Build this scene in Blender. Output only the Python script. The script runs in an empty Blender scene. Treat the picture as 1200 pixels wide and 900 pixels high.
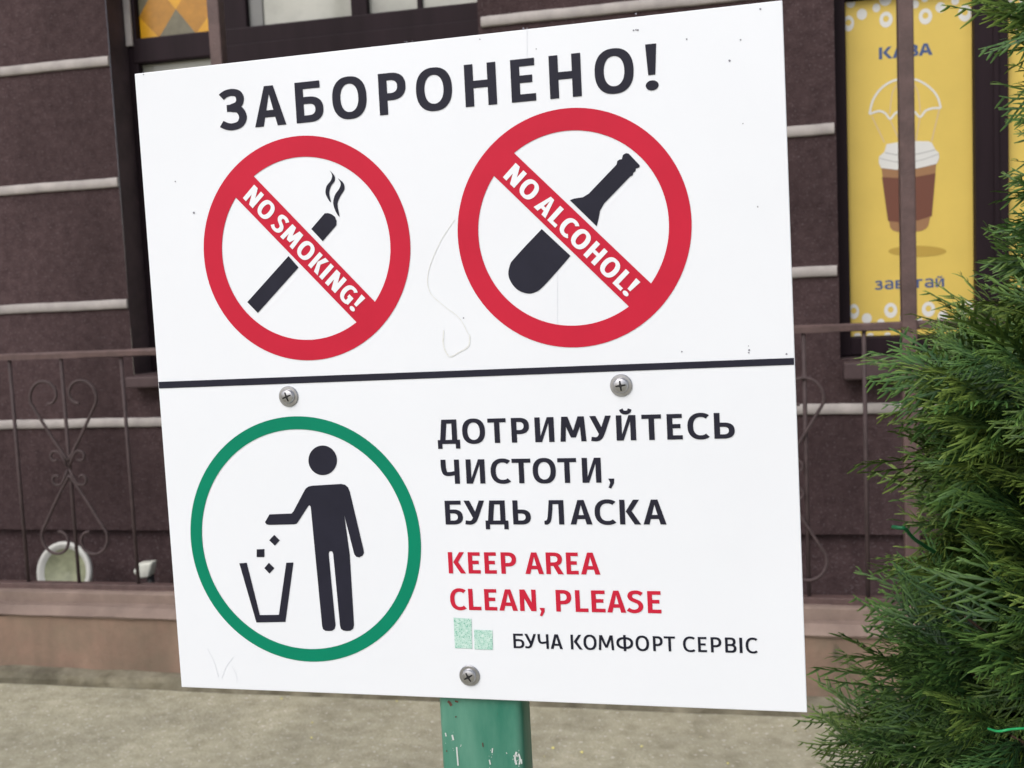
import bpy, bmesh, math, random
import numpy as np
from mathutils import Vector, Matrix
from mathutils.geometry import delaunay_2d_cdt

random.seed(7)
rng = np.random.default_rng(7)
R = math.radians
S = bpy.context.scene

# ---------------------------------------------------------------- camera
CH = 1.255                                    # camera height above the pavement
CR = np.array([0.97479337, 0.21845811, -0.04532036])
CU = np.array([0.02500593, 0.09487443, 0.99517513])
CF = np.array([-0.22170382, 0.9712234, -0.08702022])
FPX = 1248.7                                  # focal length in pixels of a 1200 wide frame
C0 = np.array([0, 0, CH])
cam_d = bpy.data.cameras.new('camera')
cam = bpy.data.objects.new('camera', cam_d)
S.collection.objects.link(cam)
m3 = Matrix((CR, CU, -CF)).transposed()
cam.matrix_world = Matrix.Translation(Vector(C0)) @ m3.to_4x4()
cam_d.sensor_width = 36.0
cam_d.lens = FPX / 1200 * 36.0
cam_d.clip_start = 0.02
cam_d.clip_end = 500
cam_d.dof.use_dof = True
cam_d.dof.focus_distance = 0.68
cam_d.dof.aperture_fstop = 20.0
S.camera = cam

# ---------------------------------------------------------------- sky, sun, exposure
SUN_EL, SUN_AZ = R(48), R(205)                # azimuth clockwise from +Y: behind the camera, a little left
W = bpy.data.worlds.new('World')
S.world = W
W.use_nodes = True
nt = W.node_tree
nt.nodes.clear()
sky = nt.nodes.new('ShaderNodeTexSky')
sky.sky_type = 'NISHITA'
sky.sun_disc = False
sky.sun_elevation = SUN_EL
sky.sun_rotation = SUN_AZ
sky.dust_density = 4.0
hs = nt.nodes.new('ShaderNodeHueSaturation')
hs.inputs['Saturation'].default_value = 0.55
bg = nt.nodes.new('ShaderNodeBackground')
bg.inputs['Strength'].default_value = 0.12
wo = nt.nodes.new('ShaderNodeOutputWorld')
nt.links.new(sky.outputs[0], hs.inputs['Color'])
nt.links.new(hs.outputs[0], bg.inputs['Color'])
nt.links.new(bg.outputs[0], wo.inputs['Surface'])
sun_d = bpy.data.lights.new('sun', 'SUN')
sun_d.energy = 0.7
sun_d.angle = R(40)
sun_d.color = (1.0, 0.99, 0.985)
sun = bpy.data.objects.new('sun', sun_d)
S.collection.objects.link(sun)
sdir = Vector((math.sin(SUN_AZ) * math.cos(SUN_EL), math.cos(SUN_AZ) * math.cos(SUN_EL), math.sin(SUN_EL)))
sun.rotation_euler = sdir.to_track_quat('Z', 'Y').to_euler()
sun.location = (0, -3, 8)
S.view_settings.view_transform = 'Standard'
S.view_settings.look = 'None'
S.view_settings.exposure = 0.50
S.view_settings.gamma = 1.0
S.view_settings.use_curve_mapping = False

# ---------------------------------------------------------------- helpers
def at(px, py, Y):
    """world point on the vertical plane y = Y under a pixel of the 1200x900 frame"""
    v = CR * (px - 600) / FPX + CU * (450 - py) / FPX + CF
    return C0 + v / v[1] * Y


def mat(name, col, rough=0.6, var=0.0, scale=20.0, col2=None, bump=0.0, bscale=200.0, metal=0.0, spec=0.5,
        speck=None, speck_scale=300.0, speck_amt=0.62, detail=6.0, stretch=None, stain=None):
    m = bpy.data.materials.new(name)
    m.use_nodes = True
    n = m.node_tree
    b = n.nodes['Principled BSDF']
    b.inputs['Roughness'].default_value = rough
    b.inputs['Metallic'].default_value = metal
    b.inputs['Specular IOR Level'].default_value = spec
    b.inputs['Base Color'].default_value = (*col, 1)
    tc = n.nodes.new('ShaderNodeTexCoord')
    vec = tc.outputs['Object']
    if stretch:
        mp = n.nodes.new('ShaderNodeMapping')
        mp.inputs['Scale'].default_value = stretch
        n.links.new(vec, mp.inputs['Vector'])
        vec = mp.outputs[0]
    out = None
    if var or col2:
        nz = n.nodes.new('ShaderNodeTexNoise')
        nz.inputs['Scale'].default_value = scale
        nz.inputs['Detail'].default_value = detail
        nz.inputs['Roughness'].default_value = 0.62
        n.links.new(vec, nz.inputs['Vector'])
        rp = n.nodes.new('ShaderNodeValToRGB')
        rp.color_ramp.elements[0].position = 0.32
        rp.color_ramp.elements[1].position = 0.68
        c2 = col2 or tuple(min(1, c * (1 + var)) for c in col)
        c1 = col if col2 else tuple(c * (1 - var) for c in col)
        rp.color_ramp.elements[0].color = (*c1, 1)
        rp.color_ramp.elements[1].color = (*c2, 1)
        n.links.new(nz.outputs['Fac'], rp.inputs['Fac'])
        out = rp.outputs['Color']
    if speck:
        nz = n.nodes.new('ShaderNodeTexNoise')
        nz.inputs['Scale'].default_value = speck_scale
        nz.inputs['Detail'].default_value = 3
        n.links.new(vec, nz.inputs['Vector'])
        rp = n.nodes.new('ShaderNodeValToRGB')
        rp.color_ramp.elements[0].position = speck_amt
        rp.color_ramp.elements[1].position = speck_amt + 0.06
        rp.color_ramp.elements[0].color = (0, 0, 0, 1)
        rp.color_ramp.elements[1].color = (1, 1, 1, 1)
        n.links.new(nz.outputs['Fac'], rp.inputs['Fac'])
        mx = n.nodes.new('ShaderNodeMix')
        mx.data_type = 'RGBA'
        n.links.new(rp.outputs['Color'], mx.inputs['Factor'])
        if out:
            n.links.new(out, mx.inputs[6])
        else:
            mx.inputs[6].default_value = (*col, 1)
        mx.inputs[7].default_value = (*speck, 1)
        out = mx.outputs[2]
    if stain:                              # (scale x, scale z, darkest, lightest): large weathering patches and streaks
        mp = n.nodes.new('ShaderNodeMapping')
        mp.inputs['Scale'].default_value = (stain[0], stain[0], stain[1])
        n.links.new(tc.outputs['Object'], mp.inputs['Vector'])
        nz = n.nodes.new('ShaderNodeTexNoise')
        nz.inputs['Scale'].default_value = 1.0
        nz.inputs['Detail'].default_value = 7
        nz.inputs['Roughness'].default_value = 0.6
        n.links.new(mp.outputs[0], nz.inputs['Vector'])
        mr = n.nodes.new('ShaderNodeMapRange')
        mr.inputs['From Min'].default_value = .34
        mr.inputs['From Max'].default_value = .66
        mr.inputs['To Min'].default_value = stain[2]
        mr.inputs['To Max'].default_value = stain[3]
        n.links.new(nz.outputs['Fac'], mr.inputs['Value'])
        mx = n.nodes.new('ShaderNodeMix')
        mx.data_type = 'RGBA'; mx.blend_type = 'MULTIPLY'
        mx.inputs['Factor'].default_value = 1
        if out: n.links.new(out, mx.inputs[6])
        else: mx.inputs[6].default_value = (*col, 1)
        n.links.new(mr.outputs[0], mx.inputs[7])
        out = mx.outputs[2]
    if out:
        n.links.new(out, b.inputs['Base Color'])
    if bump:
        nz = n.nodes.new('ShaderNodeTexNoise')
        nz.inputs['Scale'].default_value = bscale
        nz.inputs['Detail'].default_value = 4
        n.links.new(vec, nz.inputs['Vector'])
        bp = n.nodes.new('ShaderNodeBump')
        bp.inputs['Strength'].default_value = min(1.0, bump)
        bp.inputs['Distance'].default_value = 0.004
        n.links.new(nz.outputs['Fac'], bp.inputs['Height'])
        n.links.new(bp.outputs[0], b.inputs['Normal'])
    return m


def tag(o, label=None, cat=None, group=None, kind=None):
    if label: o['label'] = label
    if cat: o['category'] = cat
    if group: o['group'] = group
    if kind: o['kind'] = kind
    return o


def empty(name, loc, label, cat, group=None):
    o = bpy.data.objects.new(name, None)
    S.collection.objects.link(o)
    o.location = loc
    o.empty_display_size = 0.05
    return tag(o, label, cat, group)


def root_loc(o):
    while o.parent: o = o.parent
    return np.array(o.location)


class MB:
    """collects geometry in world coordinates, links it as one mesh object"""
    def __init__(self):
        self.v, self.f, self.s, self.mi = [], [], [], []

    def add(self, verts, faces, smooth=False, mi=0):
        o = len(self.v)
        self.v += [tuple(map(float, p)) for p in verts]
        self.f += [tuple(i + o for i in f) for f in faces]
        self.s += [smooth] * len(faces)
        self.mi += [mi] * len(faces)

    def box(self, x0, x1, y0, y1, z0, z1, bev=0.0, fn=None, smooth=False, seg=2):
        bm = bmesh.new()
        bmesh.ops.create_cube(bm, size=1)
        for v in bm.verts:
            v.co = Vector(((x0 + x1) / 2 + v.co.x * (x1 - x0), (y0 + y1) / 2 + v.co.y * (y1 - y0), (z0 + z1) / 2 + v.co.z * (z1 - z0)))
        if bev:
            bmesh.ops.bevel(bm, geom=bm.edges[:], offset=bev, segments=seg, affect='EDGES', profile=0.5)
        bm.verts.index_update()
        vs = [v.co[:] for v in bm.verts]
        if fn: vs = [fn(*p) for p in vs]
        self.add(vs, [[v.index for v in f.verts] for f in bm.faces], smooth)
        bm.free()

    def tube(self, path, r, n=8, cap=True, smooth=True, flat=1.0):
        P = np.array(path, float)
        k = len(P)
        rr = np.full(k, r) if np.isscalar(r) else np.array(r)
        T = np.gradient(P, axis=0)
        T /= np.linalg.norm(T, axis=1)[:, None] + 1e-12
        up = np.array([0, 0, 1.0]) if abs(T[0][2]) < 0.9 else np.array([0, 1.0, 0])
        vs = []
        A = np.cross(T[0], up); A /= np.linalg.norm(A)
        for i in range(k):
            A = A - T[i] * A.dot(T[i]); A /= np.linalg.norm(A)
            B = np.cross(T[i], A)
            for j in range(n):
                a = 2 * math.pi * j / n
                vs.append(P[i] + rr[i] * (math.cos(a) * A + flat * math.sin(a) * B))
        fs = [(i * n + j, i * n + (j + 1) % n, (i + 1) * n + (j + 1) % n, (i + 1) * n + j) for i in range(k - 1) for j in range(n)]
        if cap:
            fs += [tuple(range(n - 1, -1, -1)), tuple(range((k - 1) * n, k * n))]
        self.add(vs, fs, smooth)

    def lathe(self, prof, fn, n=32, smooth=True):
        """prof: list of (r, h); fn maps local x, y, h to the world"""
        vs, fs = [], []
        for r, h in prof:
            for j in range(n):
                a = 2 * math.pi * j / n
                vs.append(fn(r * math.cos(a), r * math.sin(a), h))
        for i in range(len(prof) - 1):
            for j in range(n):
                fs.append((i * n + j, i * n + (j + 1) % n, (i + 1) * n + (j + 1) % n, (i + 1) * n + j))
        self.add(vs, fs, smooth)

    def build(self, name, m, parent=None, sharp=None):
        me = bpy.data.meshes.new(name)
        off = root_loc(parent) if parent else np.zeros(3)
        V = np.array(self.v) - off
        me.from_pydata(V.tolist(), [], self.f)
        for k in (m if isinstance(m, (list, tuple)) else [m]):
            me.materials.append(k)
        me.polygons.foreach_set('use_smooth', self.s)
        me.polygons.foreach_set('material_index', self.mi)
        me.update()
        if sharp and hasattr(me, 'set_sharp_from_angle'):
            me.set_sharp_from_angle(angle=R(sharp))
        o = bpy.data.objects.new(name, me)
        S.collection.objects.link(o)
        if parent: o.parent = parent
        return o


# ---- flat printed shapes: painter's list of (+1 / -1, polygon), triangulated exactly
def area(p):
    p = np.asarray(p)
    x, y = p[:, 0], p[:, 1]
    return 0.5 * np.sum(x * np.roll(y, -1) - y * np.roll(x, -1))


def fill(ops):
    vs, fs, sg = [], [], []
    for s, p in ops:
        p = [tuple(q) for q in p]
        if abs(area(p)) < 1e-9: continue
        if area(p) < 0: p = p[::-1]
        o = len(vs)
        vs += [Vector((float(x), float(y))) for x, y in p]
        fs.append(list(range(o, o + len(p))))
        sg.append(s)
    V, E, F, ov, oe, of = delaunay_2d_cdt(vs, [], fs, 0, 1e-6)
    keep = [tuple(f) for f, o in zip(F, of) if o and sg[max(o)] > 0]
    return [(p.x, p.y) for p in V], keep


def sup(cx, cy, rx, ry, e=2.35, n=56, a0=0, a1=360):
    out = []
    for i in range(n + (a1 - a0 < 360)):
        a = R(a0 + (a1 - a0) * i / n)
        c, s = math.cos(a), math.sin(a)
        out.append((cx + rx * math.copysign(abs(c) ** (2 / e), c), cy + ry * math.copysign(abs(s) ** (2 / e), s)))
    return out


def rect(x0, y0, x1, y1): return [(x0, y0), (x1, y0), (x1, y1), (x0, y1)]


def spline(pts, n=8):
    P = np.array(pts, float)
    P = np.vstack([2 * P[0] - P[1], P, 2 * P[-1] - P[-2]])
    out = []
    for i in range(1, len(P) - 2):
        for k in range(n):
            t = k / n
            a, b, c, d = P[i - 1], P[i], P[i + 1], P[i + 2]
            out.append(0.5 * (2 * b + (c - a) * t + (2 * a - 5 * b + 4 * c - d) * t * t + (3 * b - a - 3 * c + d) * t ** 3))
    out.append(P[-2])
    return np.array(out)


def pen(path, t, h):
    """quads along a path; vertical strokes t wide, horizontal ones h"""
    P = np.array(path, float)
    T = np.gradient(P, axis=0)
    T /= np.linalg.norm(T, axis=1)[:, None] + 1e-12
    w = np.sqrt((t * T[:, 1]) ** 2 + (h * T[:, 0]) ** 2) / 2
    N = np.stack([-T[:, 1], T[:, 0]], 1) * w[:, None]
    L, Rr = P + N, P - N
    return [(1, [L[i], L[i + 1], Rr[i + 1], Rr[i]]) for i in range(len(P) - 1)]


def bowl(x0, x1, y0, y1, e=2.4):
    """D shape, flat on the left"""
    ry = (y1 - y0) / 2
    rx = min((x1 - x0), ry * 1.12)
    return [(x0, y0)] + sup(x1 - rx, (y0 + y1) / 2, rx, ry, e, 28, -90, 90) + [(x0, y1)]


def glyph(ch, t, h):
    """cap height 1; returns (ops, width, left bearing, right bearing)"""
    A = 0.10; O = 0.06; D = 0.015
    top = [(-1, rect(-1, 1, 2, 2))]
    if ch in 'НH':
        w = .73; return [(1, rect(0, 0, t, 1)), (1, rect(w - t, 0, w, 1)), (1, rect(t / 2, .43, w - t / 2, .43 + h))], w, A, A
    if ch in 'ЕE':
        w = .56; return [(1, rect(0, 0, t, 1)), (1, rect(0, 0, w, h)), (1, rect(0, 1 - h, w - .01, 1)), (1, rect(0, .44, w - .07, .44 + h))], w, A, .05
    if ch in 'ОO':
        w = .83; return [(1, sup(w / 2, .5, w / 2, .52)), (-1, sup(w / 2, .5, w / 2 - t, .52 - h, 2.2))], w, O, O
    if ch in 'РP':
        w = .66; return [(1, rect(0, 0, t, 1)), (1, bowl(t / 2, w, .34, 1)), (-1, bowl(t, w - t, .34 + h, 1 - h))], w, A, .04
    if ch == 'R':
        w = .68; return [(1, [(.26, .45), (.46, .45), (w + .02, 0), (w - t * 1.15, 0)]), (1, rect(0, 0, t, 1)), (1, bowl(t / 2, w - .03, .38, 1)), (-1, bowl(t, w - .03 - t, .38 + h, 1 - h))], w, A, .02
    if ch in 'АA':
        w = .77; a = t * 1.1; sl = (w / 2 - .10) / 1.0
        return [(1, [(0, 0), (w / 2 - .11, 1), (w / 2 + .11, 1), (w, 0)]), (-1, [(a, -.001), (w / 2, .80), (w - a, -.001)]),
                (1, [(.22 * .3 + .06, .22), (w - .22 * .3 - .06, .22), (w - (.22 + h) * .3 - .06, .22 + h), ((.22 + h) * .3 + .06, .22 + h)])], w, D, D
    if ch == 'Б':
        w = .66; return [(1, rect(0, 0, t, 1)), (1, rect(0, 1 - h, w - .06, 1)), (1, bowl(t / 2, w, 0, .63)), (-1, bowl(t, w - t, h, .63 - h))], w, A, .05
    if ch == 'Ь':
        w = .65; return [(1, rect(0, 0, t, 1)), (1, bowl(t / 2, w, 0, .62)), (-1, bowl(t, w - t, h, .62 - h))], w, A, .05
    if ch == 'В':
        w = .66; return [(1, bowl(0, w - .04, .46, 1)), (1, bowl(0, w, 0, .55)), (-1, bowl(t, w - .04 - t, .46 + h * .8, 1 - h)), (-1, bowl(t, w - t, h, .55 - h * .8))], w, A, .05
    if ch == 'З':
        o = pen(spline([(.03, .835), (.13, .905), (.26, .93), (.40, .885), (.45, .75), (.40, .61), (.24, .545)]), t, h)
        o += pen(spline([(.24, .535), (.42, .475), (.49, .29), (.42, .125), (.26, .07), (.13, .09), (.0, .165)]), t, h)
        o += [(1, rect(.14, .54 - h / 2, .28, .54 + h / 2))]
        return o, .59, .02, .06
    if ch in 'СC':
        w = .66; return pen(sup(.42, .5, .42 - t / 2, .52 - h / 2, 2.3, 44, 52, 308), t, h), w, O, .02
    if ch == 'G':
        w = .72; return pen(sup(.42, .5, .42 - t / 2, .52 - h / 2, 2.3, 44, 55, 300), t, h) + [(1, rect(w - t, .06, w, .54)), (1, rect(.42, .54 - h, w, .54))], w, O, .08
    if ch == 'S':
        o = pen(spline([(.55, .85), (.43, .92), (.30, .935), (.155, .885), (.105, .745), (.17, .62), (.31, .54), (.45, .455), (.505, .29), (.43, .13), (.28, .068), (.14, .09), (.02, .165)]), t, h)
        return o, .60, .04, .05
    if ch in 'ТT':
        w = .68; return [(1, rect(w / 2 - t / 2, 0, w / 2 + t / 2, 1)), (1, rect(0, 1 - h, w, 1))], w, .025, .025
    if ch in 'ИЙ':
        w = .75; o = [(1, rect(0, 0, t, 1)), (1, rect(w - t, 0, w, 1)), (1, [(t * .6, 0), (t * 1.25, 0), (w - t * .6, 1), (w - t * 1.25, 1)])]
        if ch == 'Й': o += pen(spline([(w / 2 - .17, 1.24), (w / 2 - .12, 1.14), (w / 2, 1.10), (w / 2 + .12, 1.14), (w / 2 + .17, 1.24)]), t * .7, t * .7)
        return o, w, A, A
    if ch == 'N':
        w = .74; return [(1, rect(0, 0, t, 1)), (1, rect(w - t, 0, w, 1)), (1, [(0, 1), (t * 1.15, 1), (w, 0), (w - t * 1.15, 0)])], w, A, A
    if ch in 'МM':
        w = .92; return [(1, [(0, 0), (t * .95, 0), (t * .95 + .05, 1), (.06, 1)]), (1, [(w, 0), (w - t * .95, 0), (w - t * .95 - .05, 1), (w - .06, 1)]),
                         (1, [(.06, 1), (.06 + t * 1.15, 1), (w / 2 + t * .45, .16), (w / 2 - t * .45, .16)]), (1, [(w - .06, 1), (w - .06 - t * 1.15, 1), (w / 2 - t * .45, .16), (w / 2 + t * .45, .16)])], w, .08, .08
    if ch == 'У':
        w = .70; o = pen([(.06, 1.1), (.37, .32)], t * 1.05, t) + pen(spline([(.64, 1.12), (.52, .72), (.41, .36), (.33, .16), (.22, .075), (.04, .09)]), t, h)
        return o + top, w, D, D
    if ch in 'КK':
        w = .70; return [(1, rect(0, 0, t, 1)), (1, [(t + .02, .52), (t + .22, .52), (w - .02, 1), (w - .02 - t * 1.12, 1)]), (1, [(t + .02, .54), (t + .22, .56), (w + .02, 0), (w + .02 - t * 1.18, 0)]), (1, rect(t / 2, .47, t + .06, .47 + h * .6))][:3], w, A, .01
    if ch == 'L':
        w = .52; return [(1, rect(0, 0, t, 1)), (1, rect(0, 0, w, h))], w, A, .03
    if ch in 'ІI': return [(1, rect(0, 0, t, 1))], t, A, A
    if ch == 'П':
        w = .72; return [(1, rect(0, 0, t, 1)), (1, rect(w - t, 0, w, 1)), (1, rect(0, 1 - h, w, 1))], w, A, A
    if ch == 'Л':
        w = .76; return [(1, rect(w - t, 0, w, 1)), (1, rect(.20, 1 - h, w, 1))] + [(1, [(.0, .0), (.10, -.01), (.18, .03), (.245, .12), (.285, .28), (.33, .62), (.345, 1 - h * .5), (.345, 1), (.20, 1), (.165, .62), (.135, .34), (.11, .22), (.075, .165), (.0, .15)])], w, .03, A
    if ch == 'Д':
        w = .84; return [(1, rect(w - t - .10, 0, w - .10, 1)), (1, rect(.18, 1 - h, w - .10, 1)), (1, [(.08, 0), (.08 + t * 1.02, .0), (.18 + t, 1), (.17, 1)]),
                         (1, rect(0, 0, w, h)), (1, rect(0, -.20, t * .85, h)), (1, rect(w - t * .85, -.20, w, h))], w, .02, .02
    if ch == 'Ч':
        w = .67; return [(1, rect(w - t, 0, w, 1))] + pen(spline([(t / 2, 1.0), (t / 2, .75), (t / 2 + .02, .55), (.17, .425), (.32, .405), (w - t / 2, .46)]), t, h) + top, w, .08, A
    if ch == 'Ф':
        w = 1.0; return [(1, sup(w / 2, .5, w / 2, .40)), (-1, sup(w / 2, .5, w / 2 - t, .40 - h, 2.2)), (1, rect(w / 2 - t / 2, -.04, w / 2 + t / 2, 1.04))], w, O, O
    if ch == '!':
        w = t * 1.15; return [(1, [(0, 1.03), (w, 1.03), (w * .82, .33), (w * .18, .33)]), (1, sup(w / 2, .09, w * .58, .115, 2))], w, .08, .06
    if ch == ',':
        return [(1, [(.0, .16), (.19, .16), (.18, -.02), (.08, -.24), (.0, -.2), (.06, 0)])], .19, .05, .05
    if ch == 'а':
        w = .86; return pen(spline([(.10, .84), (.28, .93), (.45, .93), (.60, .85), (.645, .62)]), t, h) + [(1, rect(w - t - .12, 0, w - .12, .68)), (1, sup(.37, .29, .35, .32, 2.2)), (-1, sup(.40, .29, .35 - t * .9, .32 - h, 2))], w - .10, .06, .08
    if ch == 'і': return [(1, rect(0, 0, t, 1)), (1, sup(t / 2, 1.3, t * .62, .14, 2))], t, A, A
    if ch == ' ': return [], .22, 0, 0
    raise KeyError(ch)


def text_fit(txt, ext, cap, t, h):
    """ext: one (left, right) pair of plane points on the baseline for every printed letter"""
    a, b = np.array(ext[0][0]), np.array(ext[-1][1])
    ex = (b - a) / np.linalg.norm(b - a)
    ey = np.array([-ex[1], ex[0]])
    out = []
    for ch, (l, r) in zip(txt.replace(' ', ''), ext):
        x0, x1 = (np.array(l) - a).dot(ex), (np.array(r) - a).dot(ex)
        w = glyph(ch, t, h)[1]
        k = (x1 - x0) / (w * cap)
        ops, w, _, _ = glyph(ch, t / k, h)
        k = (x1 - x0) / w
        V, F = fill(ops)
        out.append(([a + ex * (x0 + p * k) + ey * (q * cap) for p, q in V], F))
    return out


def text(txt, p0, p1, cap, t, h):
    """lay txt between p0 and p1 (plane coordinates of the baseline ends), returns [(verts, tris)]"""
    p0, p1 = np.array(p0, float), np.array(p1, float)
    ex = (p1 - p0); L = np.linalg.norm(ex); ex /= L
    ey = np.array([-ex[1], ex[0]])
    gl = [glyph(c, t, h) for c in txt]
    nat = sum(g[1] + g[2] + g[3] for g in gl) - gl[0][2] - gl[-1][3]
    total = L / cap
    track = (total - nat) / max(1, len(txt) - 1)
    sc = 1.0
    if track < -0.01:                      # squeeze instead of overlapping
        sc = total / nat; track = 0
    if track > 0.0:                        # widen first, then space
        sc = min(1.16, (total / nat)); track = (total - nat * sc) / max(1, len(txt) - 1)
    x, out = -gl[0][2] * sc, []
    for ops, w, lb, rb in gl:
        x += lb * sc
        if ops:
            V, F = fill(ops)
            out.append(([p0 + cap * ((x + a * sc) * ex + b * ey) for a, b in V], F))
        x += (w + rb) * sc + track
    return out


# ================================================================ materials
M = {}
M['stucco'] = mat('brown_stucco', (.047, .030, .0315), .95, scale=30, col2=(.077, .051, .053), bump=1.0, bscale=120, speck=(.105, .080, .085), speck_scale=130, speck_amt=.60, spec=.12, detail=9, stain=(2.2, 1.1, .72, 1.22))
M['reveal'] = mat('dark_brown_reveal', (.060, .038, .042), .8, .25, 12, bump=.3, bscale=150)
M['mould'] = mat('cream_moulding', (.42, .385, .37), .85, .10, 14, bump=.25, bscale=120, stain=(9, 6, .78, 1.08))
M['frame'] = mat('dark_brown_frame', (.017, .0095, .013), .6, .25, 10, stretch=(1, 1, .1), spec=.15)
M['sill'] = mat('brown_metal_sill', (.075, .052, .054), .6, .2, 8, spec=.2)
M['pane'] = mat('window_glass', (.40, .40, .36), .12, .25, 3, spec=.5)
M['pane_dark'] = mat('grey_window_glass', (.17, .17, .165), .15, .2, 3)
M['orange'] = mat('orange_glass', (.66, .33, .012), .25, .10, 30)
M['amber'] = mat('amber_glass', (.42, .19, .014), .25, .15, 30)
M['olive'] = mat('olive_glass', (.15, .135, .085), .25, .15, 30)
M['iron'] = mat('brown_painted_iron', (.098, .060, .056), .6, .25, 25, bump=.4, bscale=160)
M['iron_thin'] = mat('dull_brown_iron', (.060, .040, .041), .75, .25, 25, bump=.4, bscale=160)
M['coping'] = mat('pinkish_coping', (.20, .145, .122), .85, scale=7, col2=(.28, .21, .175), stain=(6, 6, .80, 1.1), bump=.4, bscale=60)
M['plinth'] = mat('stained_concrete', (.185, .142, .102), .9, scale=5, col2=(.265, .17, .127), stain=(5, 2.5, .75, 1.12), bump=.5, bscale=60, speck=(.10, .09, .06), speck_scale=9, speck_amt=.66)
M['footing'] = mat('mossy_concrete', (.12, .105, .07), .95, scale=14, col2=(.23, .21, .155), stain=(6, 6, .55, 1.2), bump=.9, bscale=50)
M['ground'] = mat('pavement_concrete', (.305, .285, .20), .95, scale=20, col2=(.455, .43, .325), bump=1.0, bscale=110, speck=(.60, .57, .50), speck_scale=70, speck_amt=.62, detail=14, stain=(3.6, 3.6, .80, 1.12))
M['white'] = mat('white_sign_face', (.80, .83, .88), .34, .010, 6, stain=(5, 4, .972, 1.0), speck=(.35, .36, .40), speck_scale=95, speck_amt=.80, spec=.4)
M['black'] = mat('black_vinyl', (.019, .019, .032), .5, .12, 40, spec=.15)
M['black_fine'] = mat('fresh_black_vinyl', (.010, .011, .022), .5, .12, 40, spec=.2)
M['red'] = mat('red_vinyl', (.53, .017, .044), .5, .05, 20, spec=.15)
M['green'] = mat('green_vinyl', (.002, .215, .120), .5, .05, 20, spec=.12)
M['whitetext'] = mat('white_vinyl', (.80, .82, .86), .4)
M['mint'] = mat('worn_mint_print', (.34, .60, .51), .5, scale=500, col2=(.62, .77, .72), speck=(.17, .45, .35), speck_scale=1100, speck_amt=.56)
M['glue'] = mat('dried_glue', (.66, .67, .63), .5, scale=900, col2=(.78, .80, .82))
M['scratch'] = mat('grey_scuff', (.69, .71, .76), .5)
M['post'] = mat('green_painted_steel', (.022, .165, .110), .36, scale=26, col2=(.115, .29, .215), bump=.2, bscale=90, speck=(.05, .09, .06), speck_scale=260, speck_amt=.70,
                stretch=(1, 1, .28))
M['chip'] = mat('bare_white_chips', (.55, .60, .58), .6)
M['rust'] = mat('rust', (.10, .045, .03), .8, .3, 300)
M['steel'] = mat('zinc_screw', (.46, .46, .48), .30, .12, 400, metal=.95)
M['dark'] = mat('recess_shade_and_foot', (.02, .02, .022), .6, metal=.3)  # near black: painted shade of the screw crosses, also the fitting's foot
M['yellow'] = mat('yellow_poster_paper', (.70, .51, .105), .6, .04, 6)
M['pwhite'] = mat('poster_white', (.70, .70, .68), .6)
M['pblue'] = mat('poster_blue', (.055, .095, .23), .6)
M['pbrown'] = mat('poster_brown', (.155, .052, .030), .6)
M['ptan'] = mat('poster_tan', (.32, .165, .075), .6)
M['pline'] = mat('poster_pale_line', (.62, .47, .30), .6)
M['pgrey'] = mat('poster_grey', (.46, .46, .45), .6)
M['pshade'] = mat('poster_ochre', (.47, .31, .05), .6)
M['bowl_white'] = mat('white_plastic', (.56, .56, .53), .4, .08, 20)
M['bowl_green'] = mat('greenish_plastic', (.27, .285, .185), .45, .3, 16)
M['lamp_white'] = mat('offwhite_plastic', (.60, .61, .55), .45, .08, 60)
M['bark'] = mat('thuja_bark', (.075, .045, .03), .95, .4, 60, bump=.9, bscale=120, stretch=(1, 1, .2))
M['wire'] = mat('green_wire_plastic', (.015, .33, .10), .4)
M['wire_dark'] = mat('dark_green_wire_plastic', (.01, .14, .05), .5)
M['petal'] = mat('yellow_petals', (.66, .60, .20), .7, .3, 300)
M['roof'] = mat('dark_roof', (.05, .035, .033), .8, .3, 8)

# ================================================================ ground
g = MB()
n = 40
g.add([(-60, -60, 0), (60, -60, 0), (60, 60, 0), (-60, 60, 0)], [(0, 1, 2, 3)])
tag(g.build('pavement', M['ground']), kind='structure')

# ================================================================ building
WY = 3.6
bld = empty('brown_building', (-.3, WY, 0), 'dark brown stucco building with cream mouldings and two framed windows', 'building')
ZS = [2.165, 1.723, 1.272, .824]
ZJ = .395
LX0, LX1, LZ0, LZ1 = -2.283, -.8825, 1.005, 2.75           # left window opening
RX0, RX1, RZ0, RZ1 = .274, 1.75, .985, 2.75                # right window opening
BX0, BX1, BZ1 = -6.5, 5.5, 4.2
wl = MB()
TH = .32
for (x0, x1, z0, z1) in ((BX0, LX0, ZJ + .012, BZ1), (LX1, RX0, ZJ + .012, BZ1), (RX1, BX1, ZJ + .012, BZ1),
                         (LX0, LX1, ZJ + .012, LZ0), (LX0, LX1, LZ1, BZ1), (RX0, RX1, ZJ + .012, RZ0), (RX0, RX1, RZ1, BZ1)):
    wl.add([(x0, WY, z0), (x1, WY, z0), (x1, WY, z1), (x0, WY, z1)], [(0, 1, 2, 3)])
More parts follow.
